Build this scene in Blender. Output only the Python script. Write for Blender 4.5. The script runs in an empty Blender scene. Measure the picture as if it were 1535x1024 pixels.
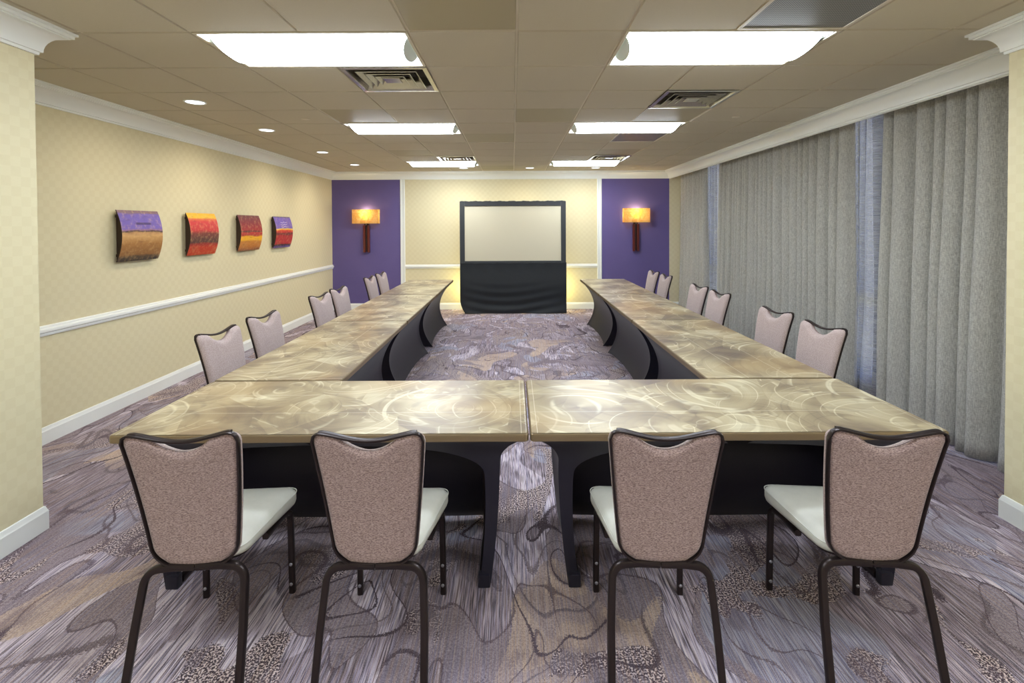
import bpy, bmesh, math, random
from mathutils import Vector, Matrix
import mathutils
random.seed(7)
S = bpy.context.scene
COL = S.collection
PI = math.pi

# ------------------------------------------------------------------ camera
CAMH = 1.6512
F_, CX_, CY_ = 740.731, 769.368, 351.451          # solved for the 1535x1024 frame
cam_d = bpy.data.cameras.new('camera')
cam = bpy.data.objects.new('camera', cam_d)
COL.objects.link(cam)
cam_d.sensor_fit = 'HORIZONTAL'; cam_d.sensor_width = 36
cam_d.lens = F_ / 1535 * 36
cam_d.shift_x = (767.5 - CX_) / 1535
cam_d.shift_y = (CY_ - 512) / 1535
cam_d.clip_start = 0.05
_p, _r, _y = .0161, -.0047, .0009
_cy, _sy, _cp, _sp, _cr, _sr = math.cos(_y), math.sin(_y), math.cos(_p), math.sin(_p), math.cos(_r), math.sin(_r)
_M = Matrix(((_cr, _sr, 0), (-_sr, _cr, 0), (0, 0, 1))) @ Matrix(((1, 0, 0), (0, _cp, _sp), (0, -_sp, _cp))) @ Matrix(((_cy, 0, -_sy), (0, 1, 0), (_sy, 0, _cy)))
def _w(v): return Vector((v[0], v[2], v[1]))      # (x, up, depth) -> (X, Y=depth, Z=up)
_rt, _up, _fw = _w(_M[0]), _w(_M[1]), _w(_M[2])
mw = Matrix.Identity(4)
for i in range(3):
    mw[i][0] = _rt[i]; mw[i][1] = _up[i]; mw[i][2] = -_fw[i]; mw[i][3] = (0, 0, CAMH)[i]
cam.matrix_world = mw
S.camera = cam

# ------------------------------------------------------------------ view, world
S.view_settings.view_transform = 'Standard'
S.view_settings.look = 'None'
S.view_settings.exposure = 1.6
S.view_settings.gamma = 1.0
S.view_settings.use_curve_mapping = False
S.cycles.use_denoising = True
S.cycles.max_bounces = 10
S.cycles.diffuse_bounces = 6
S.cycles.transparent_max_bounces = 12
S.cycles.sample_clamp_indirect = 6
L_TROFFER = 9.0
L_SPOT = 8
L_SCONCE = 1.5
L_UP = 3.2

def lin(c):
    c = [x / 255 for x in c[:3]]
    return tuple(x / 12.92 if x <= .04045 else ((x + .055) / 1.055) ** 2.4 for x in c) + (1,)

wd = bpy.data.worlds.new('world'); S.world = wd; wd.use_nodes = True
nt = wd.node_tree; nt.nodes.clear()
o_ = nt.nodes.new('ShaderNodeOutputWorld'); b_ = nt.nodes.new('ShaderNodeBackground')
tc = nt.nodes.new('ShaderNodeTexCoord'); sx = nt.nodes.new('ShaderNodeSeparateXYZ'); rp = nt.nodes.new('ShaderNodeValToRGB')
mr = nt.nodes.new('ShaderNodeMapRange'); mr.inputs[1].default_value = -.3; mr.inputs[2].default_value = .4
nt.links.new(tc.outputs['Generated'], sx.inputs[0]); nt.links.new(sx.outputs[2], mr.inputs[0]); nt.links.new(mr.outputs[0], rp.inputs[0])
e = rp.color_ramp.elements
e[0].position = 0; e[0].color = lin((150, 140, 112))
e[1].position = 1; e[1].color = lin((118, 122, 128))
for p, c in ((.33, (165, 160, 140)), (.40, (125, 130, 138)), (.48, (190, 194, 198)), (.55, (135, 165, 215)), (.61, (30, 100, 235)), (.73, (20, 85, 235)), (.80, (110, 118, 132))):
    q = e.new(p); q.color = lin(c)
nt.links.new(rp.outputs[0], b_.inputs[0]); b_.inputs[1].default_value = 3.0
nt.links.new(b_.outputs[0], o_.inputs[0])

# ------------------------------------------------------------------ helpers: scene records
def tag(o, label=None, cat=None, group=None, kind=None):
    if label: o['label'] = label
    if cat: o['category'] = cat
    if group: o['group'] = group
    if kind: o['kind'] = kind
    return o
def empty(name, loc=(0, 0, 0), rz=0, label=None, cat=None, group=None):
    o = bpy.data.objects.new(name, None); COL.objects.link(o)
    o.location = loc; o.rotation_euler = (0, 0, rz); o.empty_display_size = .1
    return tag(o, label, cat, group)
def obj(name, verts, faces, mats, parent=None, smooth=False, fm=None, loc=None, angle=None):
    me = bpy.data.meshes.new(name)
    me.from_pydata([tuple(v) for v in verts], [], faces)
    for m in (mats if isinstance(mats, (list, tuple)) else [mats]): me.materials.append(m)
    if fm:
        for p, k in zip(me.polygons, fm): p.material_index = k
    bm = bmesh.new(); bm.from_mesh(me)
    bmesh.ops.recalc_face_normals(bm, faces=bm.faces)
    bm.to_mesh(me); bm.free()
    if smooth:
        me.polygons.foreach_set('use_smooth', [True] * len(me.polygons))
        if angle: me.set_sharp_from_angle(angle=angle)
    me.update()
    o = bpy.data.objects.new(name, me); COL.objects.link(o)
    if parent: o.parent = parent
    if loc: o.location = loc
    return o
class MB:
    def __init__(s): s.v = []; s.f = []; s.m = []
    def add(s, vs, fs, mi=0):
        n = len(s.v); s.v += [tuple(v) for v in vs]
        for f in fs: s.f.append([n + i for i in f]); s.m.append(mi)
        return s
    def box(s, x0, x1, y0, y1, z0, z1, mi=0):
        vs = [(x, y, z) for x in (x0, x1) for y in (y0, y1) for z in (z0, z1)]
        return s.add(vs, [(0, 1, 3, 2), (4, 6, 7, 5), (0, 4, 5, 1), (2, 3, 7, 6), (0, 2, 6, 4), (1, 5, 7, 3)], mi)
    def bbox(s, x0, x1, y0, y1, z0, z1, b=.003, mi=0):
        """box with all edges bevelled"""
        bm = bmesh.new(); bmesh.ops.create_cube(bm, size=1)
        for v in bm.verts:
            v.co = Vector((x0 + (v.co.x + .5) * (x1 - x0), y0 + (v.co.y + .5) * (y1 - y0), z0 + (v.co.z + .5) * (z1 - z0)))
        bmesh.ops.bevel(bm, geom=list(bm.edges), offset=b, segments=2, affect='EDGES', profile=.6)
        bm.verts.index_update()
        s.add([v.co[:] for v in bm.verts], [[v.index for v in f.verts] for f in bm.faces], mi); bm.free()
        return s
    def quad(s, a, b, c, d, mi=0): return s.add([a, b, c, d], [(0, 1, 2, 3)], mi)
    def tube(s, pts, w, d, up=(0, 0, 1), n=16, e=.55, caps=True, mi=0, radii=None):
        """super-elliptic bar swept along pts; w across, d along 'up' side"""
        P = [Vector(p) for p in pts]; N = len(P); rings = []
        u0 = Vector(up).normalized()
        for i, p in enumerate(P):
            t = (P[min(i + 1, N - 1)] - P[max(i - 1, 0)]).normalized()
            u = (u0 - t * u0.dot(t))
            if u.length < 1e-4: u = t.orthogonal()
            u.normalize(); u0 = u
            sd = t.cross(u).normalized(); k = radii[i] if radii else 1
            ring = []
            for j in range(n):
                a = 2 * PI * (j + .5) / n; c, q = math.cos(a), math.sin(a)
                ring.append(p + sd * (w / 2 * k * math.copysign(abs(c) ** e, c)) + u * (d / 2 * k * math.copysign(abs(q) ** e, q)))
            rings.append(ring)
        vs = [v for r in rings for v in r]; fs = []
        for i in range(N - 1):
            for j in range(n):
                a = i * n + j; b = i * n + (j + 1) % n
                fs.append((a, b, b + n, a + n))
        if caps: fs.append(tuple(range(n))[::-1]); fs.append(tuple((N - 1) * n + j for j in range(n)))
        return s.add(vs, fs, mi)
    def lathe(s, prof, c=(0, 0, 0), n=24, mi=0, cap=True, axis='Z'):
        vs = []; fs = []
        for r, z in prof:
            for j in range(n):
                a = 2 * PI * j / n
                q = (r * math.cos(a), r * math.sin(a), z)
                if axis == 'Y': q = (q[0], q[2], q[1])
                vs.append((c[0] + q[0], c[1] + q[1], c[2] + q[2]))
        for i in range(len(prof) - 1):
            for j in range(n): fs.append((i * n + j, i * n + (j + 1) % n, (i + 1) * n + (j + 1) % n, (i + 1) * n + j))
        if cap: fs.append(tuple(range(n))[::-1]); fs.append(tuple((len(prof) - 1) * n + j for j in range(n)))
        return s.add(vs, fs, mi)
    def loft(s, rings, mi=0, caps=True, close=True):
        n = len(rings[0]); vs = [v for r in rings for v in r]; fs = []
        for i in range(len(rings) - 1):
            for j in range(n if close else n - 1):
                fs.append((i * n + j, i * n + (j + 1) % n, (i + 1) * n + (j + 1) % n, (i + 1) * n + j))
        if caps: fs.append(tuple(range(n))[::-1]); fs.append(tuple((len(rings) - 1) * n + j for j in range(n)))
        return s.add(vs, fs, mi)
    def build(s, name, mats, parent=None, smooth=False, angle=None, loc=None):
        return obj(name, s.v, s.f, mats, parent, smooth, s.m, loc, angle)
def struct(o): o['kind'] = 'structure'; return o
def sweep_wall(mb, path, i0, i1, prof, side=1, mi=0, cap=True):
    """prof: list of (out, z); path polyline in plan, mitred at its corners; 'out' is to the right of travel * side"""
    rings = []
    for i in range(i0, i1 + 1):
        p = Vector(path[i])
        def nrm(a, b):
            d = (Vector(b) - Vector(a)).normalized(); return Vector((d.y, -d.x)) * side
        n1 = nrm(path[i - 1], path[i]) if i > 0 else None
        n2 = nrm(path[i], path[i + 1]) if i < len(path) - 1 else None
        if n1 is None: m = n2
        elif n2 is None: m = n1
        else:
            m = n1 + n2; m = m / m.dot(n1)
        rings.append([(p.x + m.x * o, p.y + m.y * o, z) for o, z in prof])
    mb.loft(rings, mi, caps=cap)
    return mb

# ------------------------------------------------------------------ helpers: materials
def mat(name, col=(128, 128, 128), rough=.6, metal=0, spec=.5, sheen=0, coat=0):
    m = bpy.data.materials.new(name); m.use_nodes = True
    b = m.node_tree.nodes['Principled BSDF']
    b.inputs['Base Color'].default_value = lin(col); b.inputs['Roughness'].default_value = rough
    b.inputs['Metallic'].default_value = metal; b.inputs['Specular IOR Level'].default_value = spec
    b.inputs['Sheen Weight'].default_value = sheen; b.inputs['Coat Weight'].default_value = coat
    return m
class G:
    """tiny node-graph writer"""
    def __init__(s, m):
        s.m = m; s.t = m.node_tree; s.b = s.t.nodes['Principled BSDF']; s.out = s.t.nodes['Material Output']
        s.tc = s.t.nodes.new('ShaderNodeTexCoord')
    def n(s, t): return s.t.nodes.new('ShaderNode' + t)
    def l(s, a, b): s.t.links.new(a, b)
    def put(s, v, sock):
        if hasattr(v, 'is_output'): s.l(v, sock)
        elif v is not None: sock.default_value = v
    def obj(s): return s.tc.outputs['Object']
    def map(s, v, sc=(1, 1, 1), rot=(0, 0, 0), loc=(0, 0, 0)):
        n = s.n('Mapping'); s.put(v, n.inputs[0]); n.inputs['Location'].default_value = loc; n.inputs['Rotation'].default_value = rot; n.inputs['Scale'].default_value = sc
        return n.outputs[0]
    def math(s, op, a, b=None, c=None, clamp=False):
        n = s.n('Math'); n.operation = op; n.use_clamp = clamp
        s.put(a, n.inputs[0]); s.put(b, n.inputs[1])
        if c is not None: s.put(c, n.inputs[2])
        return n.outputs[0]
    def vm(s, op, a, b=None, sc=None):
        n = s.n('VectorMath'); n.operation = op; s.put(a, n.inputs[0]); s.put(b, n.inputs[1])
        if sc is not None: s.put(sc, n.inputs['Scale'])
        return n.outputs['Value'] if op in ('LENGTH', 'DOT_PRODUCT', 'DISTANCE') else n.outputs[0]
    def noise(s, v, sc=5, det=2, rough=.5, dist=0, col=False):
        n = s.n('TexNoise'); s.put(v, n.inputs['Vector']); n.inputs['Scale'].default_value = sc; n.inputs['Detail'].default_value = det
        n.inputs['Roughness'].default_value = rough; n.inputs['Distortion'].default_value = dist
        return n.outputs['Color' if col else 'Fac']
    def vor(s, v, sc=5, feat='F1', rnd=1):
        n = s.n('TexVoronoi'); n.feature = feat; s.put(v, n.inputs['Vector']); n.inputs['Scale'].default_value = sc
        n.inputs['Randomness'].default_value = rnd
        return n
    def ramp(s, f, stops, mode='LINEAR'):
        n = s.n('ValToRGB'); s.put(f, n.inputs[0]); n.color_ramp.interpolation = mode; e = n.color_ramp.elements
        while len(e) > 1: e.remove(e[-1])
        for i, (p, c) in enumerate(stops):
            q = e[0] if i == 0 else e.new(p)
            q.position = p; q.color = lin(c) if isinstance(c, tuple) else (c, c, c, 1)
        return n.outputs[0]
    def step(s, f, a, b):
        n = s.n('MapRange'); n.interpolation_type = 'SMOOTHSTEP'; s.put(f, n.inputs[0]); n.inputs[1].default_value = a; n.inputs[2].default_value = b
        return n.outputs[0]
    def mix(s, f, a, b, mode='MIX'):
        n = s.n('Mix'); n.data_type = 'RGBA'; n.blend_type = mode; n.clamp_factor = True
        s.put(f, n.inputs[0])
        s.put(lin(a) if isinstance(a, tuple) and len(a) == 3 else a, n.inputs[6]); s.put(lin(b) if isinstance(b, tuple) and len(b) == 3 else b, n.inputs[7])
        return n.outputs[2]
    def xyz(s, v): n = s.n('SeparateXYZ'); s.put(v, n.inputs[0]); return n.outputs
    def comb(s, x=0, y=0, z=0):
        n = s.n('CombineXYZ'); s.put(x, n.inputs[0]); s.put(y, n.inputs[1]); s.put(z, n.inputs[2]); return n.outputs[0]
    def bump(s, h, st=.2, d=.01):
        n = s.n('Bump'); n.inputs['Strength'].default_value = st; n.inputs['Distance'].default_value = d; s.put(h, n.inputs['Height'])
        s.l(n.outputs[0], s.b.inputs['Normal'])
    def base(s, v): s.put(v, s.b.inputs['Base Color'])

# ------------------------------------------------------------------ materials
def mk_wallpaper(name, c1, c2, axis_u):
    m = mat(name, c1, .55, spec=.3); g = G(m); x = g.xyz(g.obj()); u = x[axis_u]
    a = g.math('FLOOR', g.math('DIVIDE', u, .052)); b = g.math('FLOOR', g.math('DIVIDE', x[2], .052))
    ck = g.math('FLOORED_MODULO', g.math('ADD', a, b), 2)
    # horizontal threads in one set of squares, vertical in the other
    thr = g.noise(g.map(g.obj(), (40, 40, 700)), 1, 2); thr2 = g.noise(g.map(g.obj(), (700, 700, 40)), 1, 2)
    t = g.math('ADD', g.math('MULTIPLY', ck, thr), g.math('MULTIPLY', g.math('SUBTRACT', 1, ck), thr2))
    f = g.math('ADD', g.math('MULTIPLY', ck, .32), g.math('MULTIPLY', t, .6), clamp=True)
    g.base(g.mix(f, c1, c2)); g.bump(f, .15, .002)
    return m
M = {}
M['paper_y'] = mk_wallpaper('cream_wallpaper', (218, 207, 168), (227, 218, 182), 1)
M['paper_x'] = mk_wallpaper('cream_wallpaper_back', (218, 207, 168), (227, 218, 182), 0)
def mk_purple():
    m = mat('purple_wallcovering', (100, 84, 142), .75, spec=.2); g = G(m)
    t = g.noise(g.map(g.obj(), (300, 300, 300)), 1, 2); c = g.noise(g.map(g.obj(), (3, 3, 3)), 1, 3)
    g.base(g.mix(g.math('ADD', g.math('MULTIPLY', t, .6), g.math('MULTIPLY', c, .4)), (92, 82, 132), (114, 102, 154))); g.bump(t, .2, .002)
    return m
M['purple'] = mk_purple()
M['white'] = mat('white_painted_trim', (238, 240, 234), .35)
M['tile'] = mat('ceiling_tile', (196, 188, 170), .8, spec=.2)
g = G(M['tile']); nn = g.noise(g.map(g.obj(), (1, 1, 1)), 220, 3, .7)
g.base(g.mix(nn, (190, 182, 162), (202, 194, 174))); g.bump(nn, .12, .002)
M['tile2'] = mat('vinyl_faced_ceiling_tile', (168, 158, 128), .5, spec=.5)
M['grid'] = mat('ceiling_grid_metal', (205, 196, 174), .4)
M['gridback'] = mat('ceiling_grid_shadow_gap', (150, 140, 120), .7)

def mk_perf():
    m = mat('perforated_return_grille', (150, 148, 140), .4, metal=.3); g = G(m); x = g.xyz(g.obj())
    a = g.math('SINE', g.math('MULTIPLY', x[0], 2 * PI / .012)); b = g.math('SINE', g.math('MULTIPLY', x[1], 2 * PI / .012))
    f = g.step(g.math('ADD', a, b), .2, .7); g.base(g.mix(f, (150, 148, 140), (40, 40, 40)))
    return m
M['perf'] = mk_perf()

def mk_carpet():
    m = mat('patterned_carpet', (150, 138, 142), .95, spec=.1); g = G(m)
    o = g.obj()
    w1 = g.vm('SCALE', g.vm('SUBTRACT', g.noise(o, 1.1, 1, .5, col=True), (.5, .5, .5)), sc=.8)
    p = g.vm('ADD', o, w1)
    fine = g.noise(o, 330, 1, .6)
    med = g.noise(o, 115, 2, .6)
    # striations: run along Y (the loom direction)
    st = g.noise(g.map(o, (120, 3.0, 1)), 1, 2, .6)
    st2 = g.noise(g.map(o, (190, 9, 1), loc=(3, 1, 0)), 1, 1, .6)
    stripe = g.math('ADD', g.math('MULTIPLY', st, .6), g.math('MULTIPLY', st2, .4))
    light = g.ramp(stripe, [(.38, (84, 74, 82)), (.45, (146, 137, 146)), (.51, (208, 196, 210)), (.60, (236, 228, 230))])
    mid = g.ramp(stripe, [(.38, (62, 52, 58)), (.46, (122, 112, 116)), (.54, (176, 162, 172)), (.64, (214, 204, 210))])
    mixf = g.math('ADD', g.math('MULTIPLY', stripe, .5), g.math('MULTIPLY', med, .5))
    plain = g.mix(g.step(mixf, .38, .62), (124, 112, 118), (176, 164, 166))
    spn = g.noise(g.map(o, (1, 1, 1), loc=(3, 7, 1)), 125, 1, .6)
    speck = g.ramp(spn, [(.46, (48, 30, 40)), (.50, (84, 64, 72)), (.53, (206, 188, 182)), (.62, (232, 218, 212))])
    tan = g.mix(g.step(mixf, .4, .6), (170, 150, 138), (212, 192, 172))
    blue = g.mix(g.step(stripe, .4, .6), (124, 122, 138), (190, 190, 202))
    A = g.noise(g.map(p, (1.15, .62, 1), rot=(0, 0, .45)), 2.0, .4, .5, .7)
    B = g.noise(g.map(p, (1.2, .55, 1), rot=(0, 0, -.5), loc=(7.3, 2.1, 0)), 2.6, .4, .5, .9)
    C = g.noise(g.map(p, (1, .6, 1), loc=(1.7, 9.4, 0)), 2.1, .6, .5, .6)
    D = g.noise(g.map(p, (1, .7, 1), rot=(0, 0, .6), loc=(-4.2, 5.5, 0)), 2.3, 1.5, .5, 1.0)
    E_ = g.noise(g.map(p, (1, .7, 1), loc=(11.2, -3.5, 0)), 1.3, 0, .5, .5)
    jit = g.math('MULTIPLY', g.math('SUBTRACT', med, .5), .03)
    jA = g.math('ADD', A, jit); jB = g.math('ADD', B, jit)
    c = g.mix(g.step(jA, .49, .50), mid, light)
    c = g.mix(g.step(jB, .56, .57), c, plain)
    c = g.mix(g.step(E_, .62, .63), c, blue)
    c = g.mix(g.step(g.math('ADD', C, jit), .645, .65), c, tan)
    edge = g.math('ADD', D, g.math('MULTIPLY', g.math('SUBTRACT', med, .5), .09))
    c = g.mix(g.step(edge, .575, .582), c, speck)
    dk = g.math('ADD', g.noise(g.map(p, (1, .5, 1), loc=(3.3, 8.8, 0)), 5, 2, .6), g.math('MULTIPLY', g.math('SUBTRACT', st, .5), .35))
    c = g.mix(g.math('MULTIPLY', g.step(dk, .60, .615), .5), c, (104, 90, 98))
    # fans: outlined lobes from evenly spaced levels of a smooth field, only in some places
    gate = g.step(g.noise(g.map(o, loc=(2, 3, 0)), .8, 1), .47, .50)
    fan = g.math('ABSOLUTE', g.math('SUBTRACT', g.math('FRACT', g.math('MULTIPLY', jA, 9.0)), .5))
    ln = g.math('MULTIPLY', g.math('SUBTRACT', 1, g.step(fan, .045, .075)), gate)
    c = g.mix(ln, c, (64, 48, 56))
    lobes = g.math('MULTIPLY', g.step(g.math('FRACT', g.math('MULTIPLY', jA, 4.5)), .5, .52), gate)
    c = g.mix(g.math('MULTIPLY', lobes, .5), c, plain)
    cf = g.math('ABSOLUTE', g.math('SUBTRACT', jB, .565))
    c = g.mix(g.math('MULTIPLY', g.math('SUBTRACT', 1, g.step(cf, .004, .009)), .8), c, (84, 66, 74))
    # broad tonal drift and pile grain
    c = g.mix(g.math('MULTIPLY', g.step(g.noise(g.map(o, (1, .8, 1), loc=(5, 5, 0)), .9, 2), .4, .7), .3), c, (122, 108, 118))
    c = g.mix(g.math('MULTIPLY', g.step(fine, .35, .65), .14), c, (110, 98, 108))
    th = g.noise(g.map(o, (160, 1.5, 1), loc=(8, 0, 0)), 1, 0)
    c = g.mix(.5, c, g.ramp(th, [(.36, (140, 146, 182)), (.5, (152, 142, 148)), (.64, (192, 166, 146))]), 'SOFT_LIGHT')
    gr = g.noise(o, 420, 1, .7)
    c = g.mix(g.math('MULTIPLY', g.step(gr, .52, .66), .35), c, (228, 220, 222))
    c = g.mix(g.math('MULTIPLY', g.step(gr, .48, .36), .35), c, (72, 58, 66))
    g.base(c)
    g.bump(g.math('ADD', fine, med), .4, .003)
    return m
M['carpet'] = mk_carpet()

def mk_swirl():
    m = mat('swirled_metallic_laminate', (160, 146, 108), .3, metal=.22, spec=.5); g = G(m)
    info = g.n('ObjectInfo'); off = g.vm('SCALE', g.comb(info.outputs['Random'], info.outputs['Random'], 0), sc=37.0)
    o = g.obj(); q = g.vm('ADD', o, off)
    wv = g.vm('SCALE', g.vm('SUBTRACT', g.noise(q, 1.3, 0, .5, col=True), (.5, .5, .5)), sc=.22)
    p = g.vm('ADD', q, wv)
    def sw(sc, loc, k):
        pp = g.map(p, (1, 1, 0), loc=loc)
        v = g.vor(pp, sc); d = g.vm('SUBTRACT', pp, v.outputs['Position'])
        r = g.math('DIVIDE', v.outputs['Distance'], sc); x = g.xyz(d); cr = g.xyz(v.outputs['Color'])[0]
        an = g.math('ARCTAN2', x[1], x[0])
        con = g.math('COSINE', g.math('ADD', g.math('MULTIPLY', an, 2), g.math('ADD', g.math('MULTIPLY', cr, 12), g.math('MULTIPLY', r, 5))))  # conic brushed-metal highlight around each swirl centre, painted into the colour by angle
        con = g.math('ADD', .5, g.math('MULTIPLY', con, .5))
        rr = g.math('ADD', g.math('MULTIPLY', r, k), g.math('MULTIPLY', cr, 40))
        ring = g.noise(g.comb(rr, g.math('MULTIPLY', con, .25), loc[0]), 1, 1, .5)
        fine = g.noise(g.comb(g.math('MULTIPLY', rr, 9), 0, loc[0]), 1, 2, .6)
        return ring, con, fine
    R1, C1, F1 = sw(1.3, (0, 0, 0), 9)
    R2, C2, F2 = sw(1.9, (5.1, 2.2, 0), 11)
    R3, C3, F3 = sw(2.8, (9.7, 6.2, 0), 12)
    big = g.noise(q, 1.3, 1)
    f = g.math('ADD', g.math('MULTIPLY', R1, .20), g.math('MULTIPLY', R2, .16))
    f = g.math('ADD', f, g.math('MULTIPLY', C1, .10)); f = g.math('ADD', f, g.math('MULTIPLY', C2, .10)); f = g.math('ADD', f, g.math('MULTIPLY', C3, .05))
    f = g.math('ADD', f, g.math('MULTIPLY', big, .30)); f = g.math('ADD', f, g.math('MULTIPLY', F1, .06)); f = g.math('ADD', f, g.math('MULTIPLY', F2, .05))
    col = g.ramp(f, [(.34, (116, 100, 86)), (.44, (146, 130, 104)), (.52, (168, 152, 120)), (.60, (190, 176, 142)), (.70, (216, 208, 178))])
    def peak(R, at, w): return g.math('SUBTRACT', 1, g.step(g.math('ABSOLUTE', g.math('SUBTRACT', R, at)), 0, w))
    for R, C, st_ in ((R1, C1, .6), (R2, C2, .5), (R3, C3, .3)):
        col = g.mix(g.math('MULTIPLY', g.math('MULTIPLY', peak(R, .55, .022), g.step(C, .15, .8)), st_), col, (238, 230, 198))
        col = g.mix(g.math('MULTIPLY', g.math('MULTIPLY', peak(R, .44, .04), g.step(C, .6, .1)), .28), col, (108, 94, 84))
    warm = g.step(g.noise(g.map(q, loc=(9, 4, 2)), 1.6, 1), .5, .7)
    col = g.mix(g.math('MULTIPLY', warm, .35), col, (180, 144, 88))
    r2 = F1
    # inlaid pale lines
    x = g.xyz(o)
    def line(sock, at, w):
        return g.math('SUBTRACT', 1, g.step(g.math('ABSOLUTE', g.math('SUBTRACT', g.math('ABSOLUTE', sock), at)), w * .5, w))
    ls = g.math('MAXIMUM', line(x[1], .127, .0022), line(x[0], .885, .0022))
    col = g.mix(g.math('MULTIPLY', ls, .55), col, (232, 224, 200))
    g.base(col)
    g.put(g.math('ADD', .32, g.math('MULTIPLY', r2, .16)), g.b.inputs['Roughness'])
    g.b.inputs['Coat Weight'].default_value = .3; g.b.inputs['Coat Roughness'].default_value = .22
    return m
M['swirl'] = mk_swirl()
M['edge'] = mat('bronze_table_edge', (134, 116, 88), .35, metal=.5)
M['spandex'] = mat('black_spandex', (26, 22, 36), .5, spec=.35, sheen=.12)
g = G(M['spandex']); nn = g.noise(g.obj(), 500, 1); g.bump(nn, .08, .001)
M['frame'] = mat('dark_bronze_chair_frame', (52, 43, 42), .3, metal=.6, spec=.5)
M['piping'] = mat('taupe_edge_piping', (150, 128, 122), .6)
M['bolt'] = mat('steel_glide', (165, 165, 175), .3, metal=.8)
def mk_fabric():
    m = mat('taupe_woven_chair_fabric', (140, 115, 108), .85, spec=.25, sheen=.25); g = G(m)
    t = g.noise(g.map(g.obj(), (130, 130, 420)), 1, 2, .6)
    f2 = g.noise(g.map(g.obj(), (300, 300, 600)), 1, 1, .6)
    f = g.step(g.math('ADD', g.math('MULTIPLY', t, .7), g.math('MULTIPLY', f2, .3)), .36, .64)
    g.base(g.mix(f, (118, 96, 92), (182, 158, 150))); g.bump(f, .35, .002)
    return m
M['fabric'] = mk_fabric()
M['fabric2'] = mat('lighter_taupe_front_fabric', (176, 158, 152), .7, spec=.35, sheen=.2)
g = G(M['fabric2']); nn = g.noise(g.map(g.obj(), (250, 250, 400)), 1, 2)
g.base(g.mix(g.step(nn, .35, .65), (158, 138, 134), (190, 172, 166))); g.bump(nn, .2, .001)
M['vinyl'] = mat('pale_grey_vinyl_seat', (215, 215, 205), .38, spec=.5)
g = G(M['vinyl']); nn = g.noise(g.obj(), 30, 4); g.base(g.mix(nn, (206, 206, 195), (220, 220, 210))); g.bump(g.noise(g.obj(), 300, 2), .1, .001)

def mk_curtain():
    m = mat('grey_linen_curtain', (158, 150, 140), .85, spec=.15, sheen=.2); g = G(m)
    a = g.noise(g.map(g.obj(), (220, 220, 30)), 1, 3, .6); b = g.noise(g.map(g.obj(), (60, 60, 500)), 1, 2, .6)
    f = g.step(g.math('ADD', g.math('MULTIPLY', a, .5), g.math('MULTIPLY', b, .5)), .38, .62)
    big = g.noise(g.map(g.obj(), (6, 6, 1.5)), 1, 3)
    c = g.mix(f, (170, 168, 160), (220, 219, 210)); c = g.mix(g.math('MULTIPLY', big, .25), c, (150, 142, 132))
    g.base(c); g.bump(f, .2, .002)
    tr = g.n('BsdfTranslucent'); g.l(c, tr.inputs[0]); mx = g.n('MixShader'); mx.inputs[0].default_value = .22
    g.l(g.b.outputs[0], mx.inputs[1]); g.l(tr.outputs[0], mx.inputs[2]); g.l(mx.outputs[0], g.out.inputs[0])
    return m
M['curtain'] = mk_curtain()
def mk_sheer():
    m = mat('white_sheer_curtain', (215, 215, 212), .8, spec=.1); g = G(m)
    th = g.noise(g.map(g.obj(), (6, 6, 260)), 1, 3, .6)
    lw = g.n('LayerWeight'); lw.inputs[0].default_value = .5
    op = g.math('ADD', g.math('ADD', .22, g.math('MULTIPLY', g.step(th, .35, .7), .2)), g.math('MULTIPLY', g.math('POWER', lw.outputs['Facing'], 3), .5), clamp=True)
    tr = g.n('BsdfTranslucent'); tr.inputs[0].default_value = lin((215, 215, 212))
    mx = g.n('MixShader'); mx.inputs[0].default_value = .45
    g.l(g.b.outputs[0], mx.inputs[1]); g.l(tr.outputs[0], mx.inputs[2])
    tp = g.n('BsdfTransparent'); m2 = g.n('MixShader'); g.l(op, m2.inputs[0]); g.l(tp.outputs[0], m2.inputs[1]); g.l(mx.outputs[0], m2.inputs[2])
    g.l(m2.outputs[0], g.out.inputs[0])
    return m
M['sheer'] = mk_sheer()
def mk_glass():
    m = bpy.data.materials.new('window_glass'); m.use_nodes = True; g = G(m)
    tp = g.n('BsdfTransparent'); tp.inputs[0].default_value = (.92, .95, .97, 1); gl = g.n('BsdfGlossy'); gl.inputs['Roughness'].default_value = .02
    mx = g.n('MixShader'); fr = g.n('Fresnel'); fr.inputs[0].default_value = 1.45
    g.l(fr.outputs[0], mx.inputs[0]); g.l(tp.outputs[0], mx.inputs[1]); g.l(gl.outputs[0], mx.inputs[2]); g.l(mx.outputs[0], g.out.inputs[0])
    return m
M['glass'] = mk_glass()
M['winframe'] = mat('dark_window_frame', (70, 70, 72), .4, metal=.4)
def mk_emit(name, col, st):
    m = bpy.data.materials.new(name); m.use_nodes = True; t = m.node_tree; t.nodes.clear()
    o = t.nodes.new('ShaderNodeOutputMaterial'); e = t.nodes.new('ShaderNodeEmission'); e.inputs[0].default_value = lin(col); e.inputs[1].default_value = st
    t.links.new(e.outputs[0], o.inputs[0]); return m
M['lens'] = mk_emit('lit_fluorescent_lens', (232, 242, 254), L_TROFFER)
M['downlens'] = mk_emit('lit_downlight_lens', (240, 246, 255), 1.6)
M['bulb'] = mk_emit('lit_bulb', (255, 215, 140), 5)
M['housing'] = mat('white_enamel_reflector', (238, 240, 236), .35)
M['endcap'] = mat('frosted_lens_end', (200, 205, 190), .4)
M['alu'] = mat('brushed_aluminium_diffuser', (188, 184, 172), .22, metal=.85)
M['dark'] = mat('dark_duct_interior', (96, 92, 84), .8)
M['blackcloth'] = mat('black_drape_cloth', (33, 36, 38), .8, spec=.25, sheen=.35)
M['blackcloth2'] = mat('dark_grey_screen_surround', (52, 54, 56), .75, spec=.3, sheen=.3)
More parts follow.
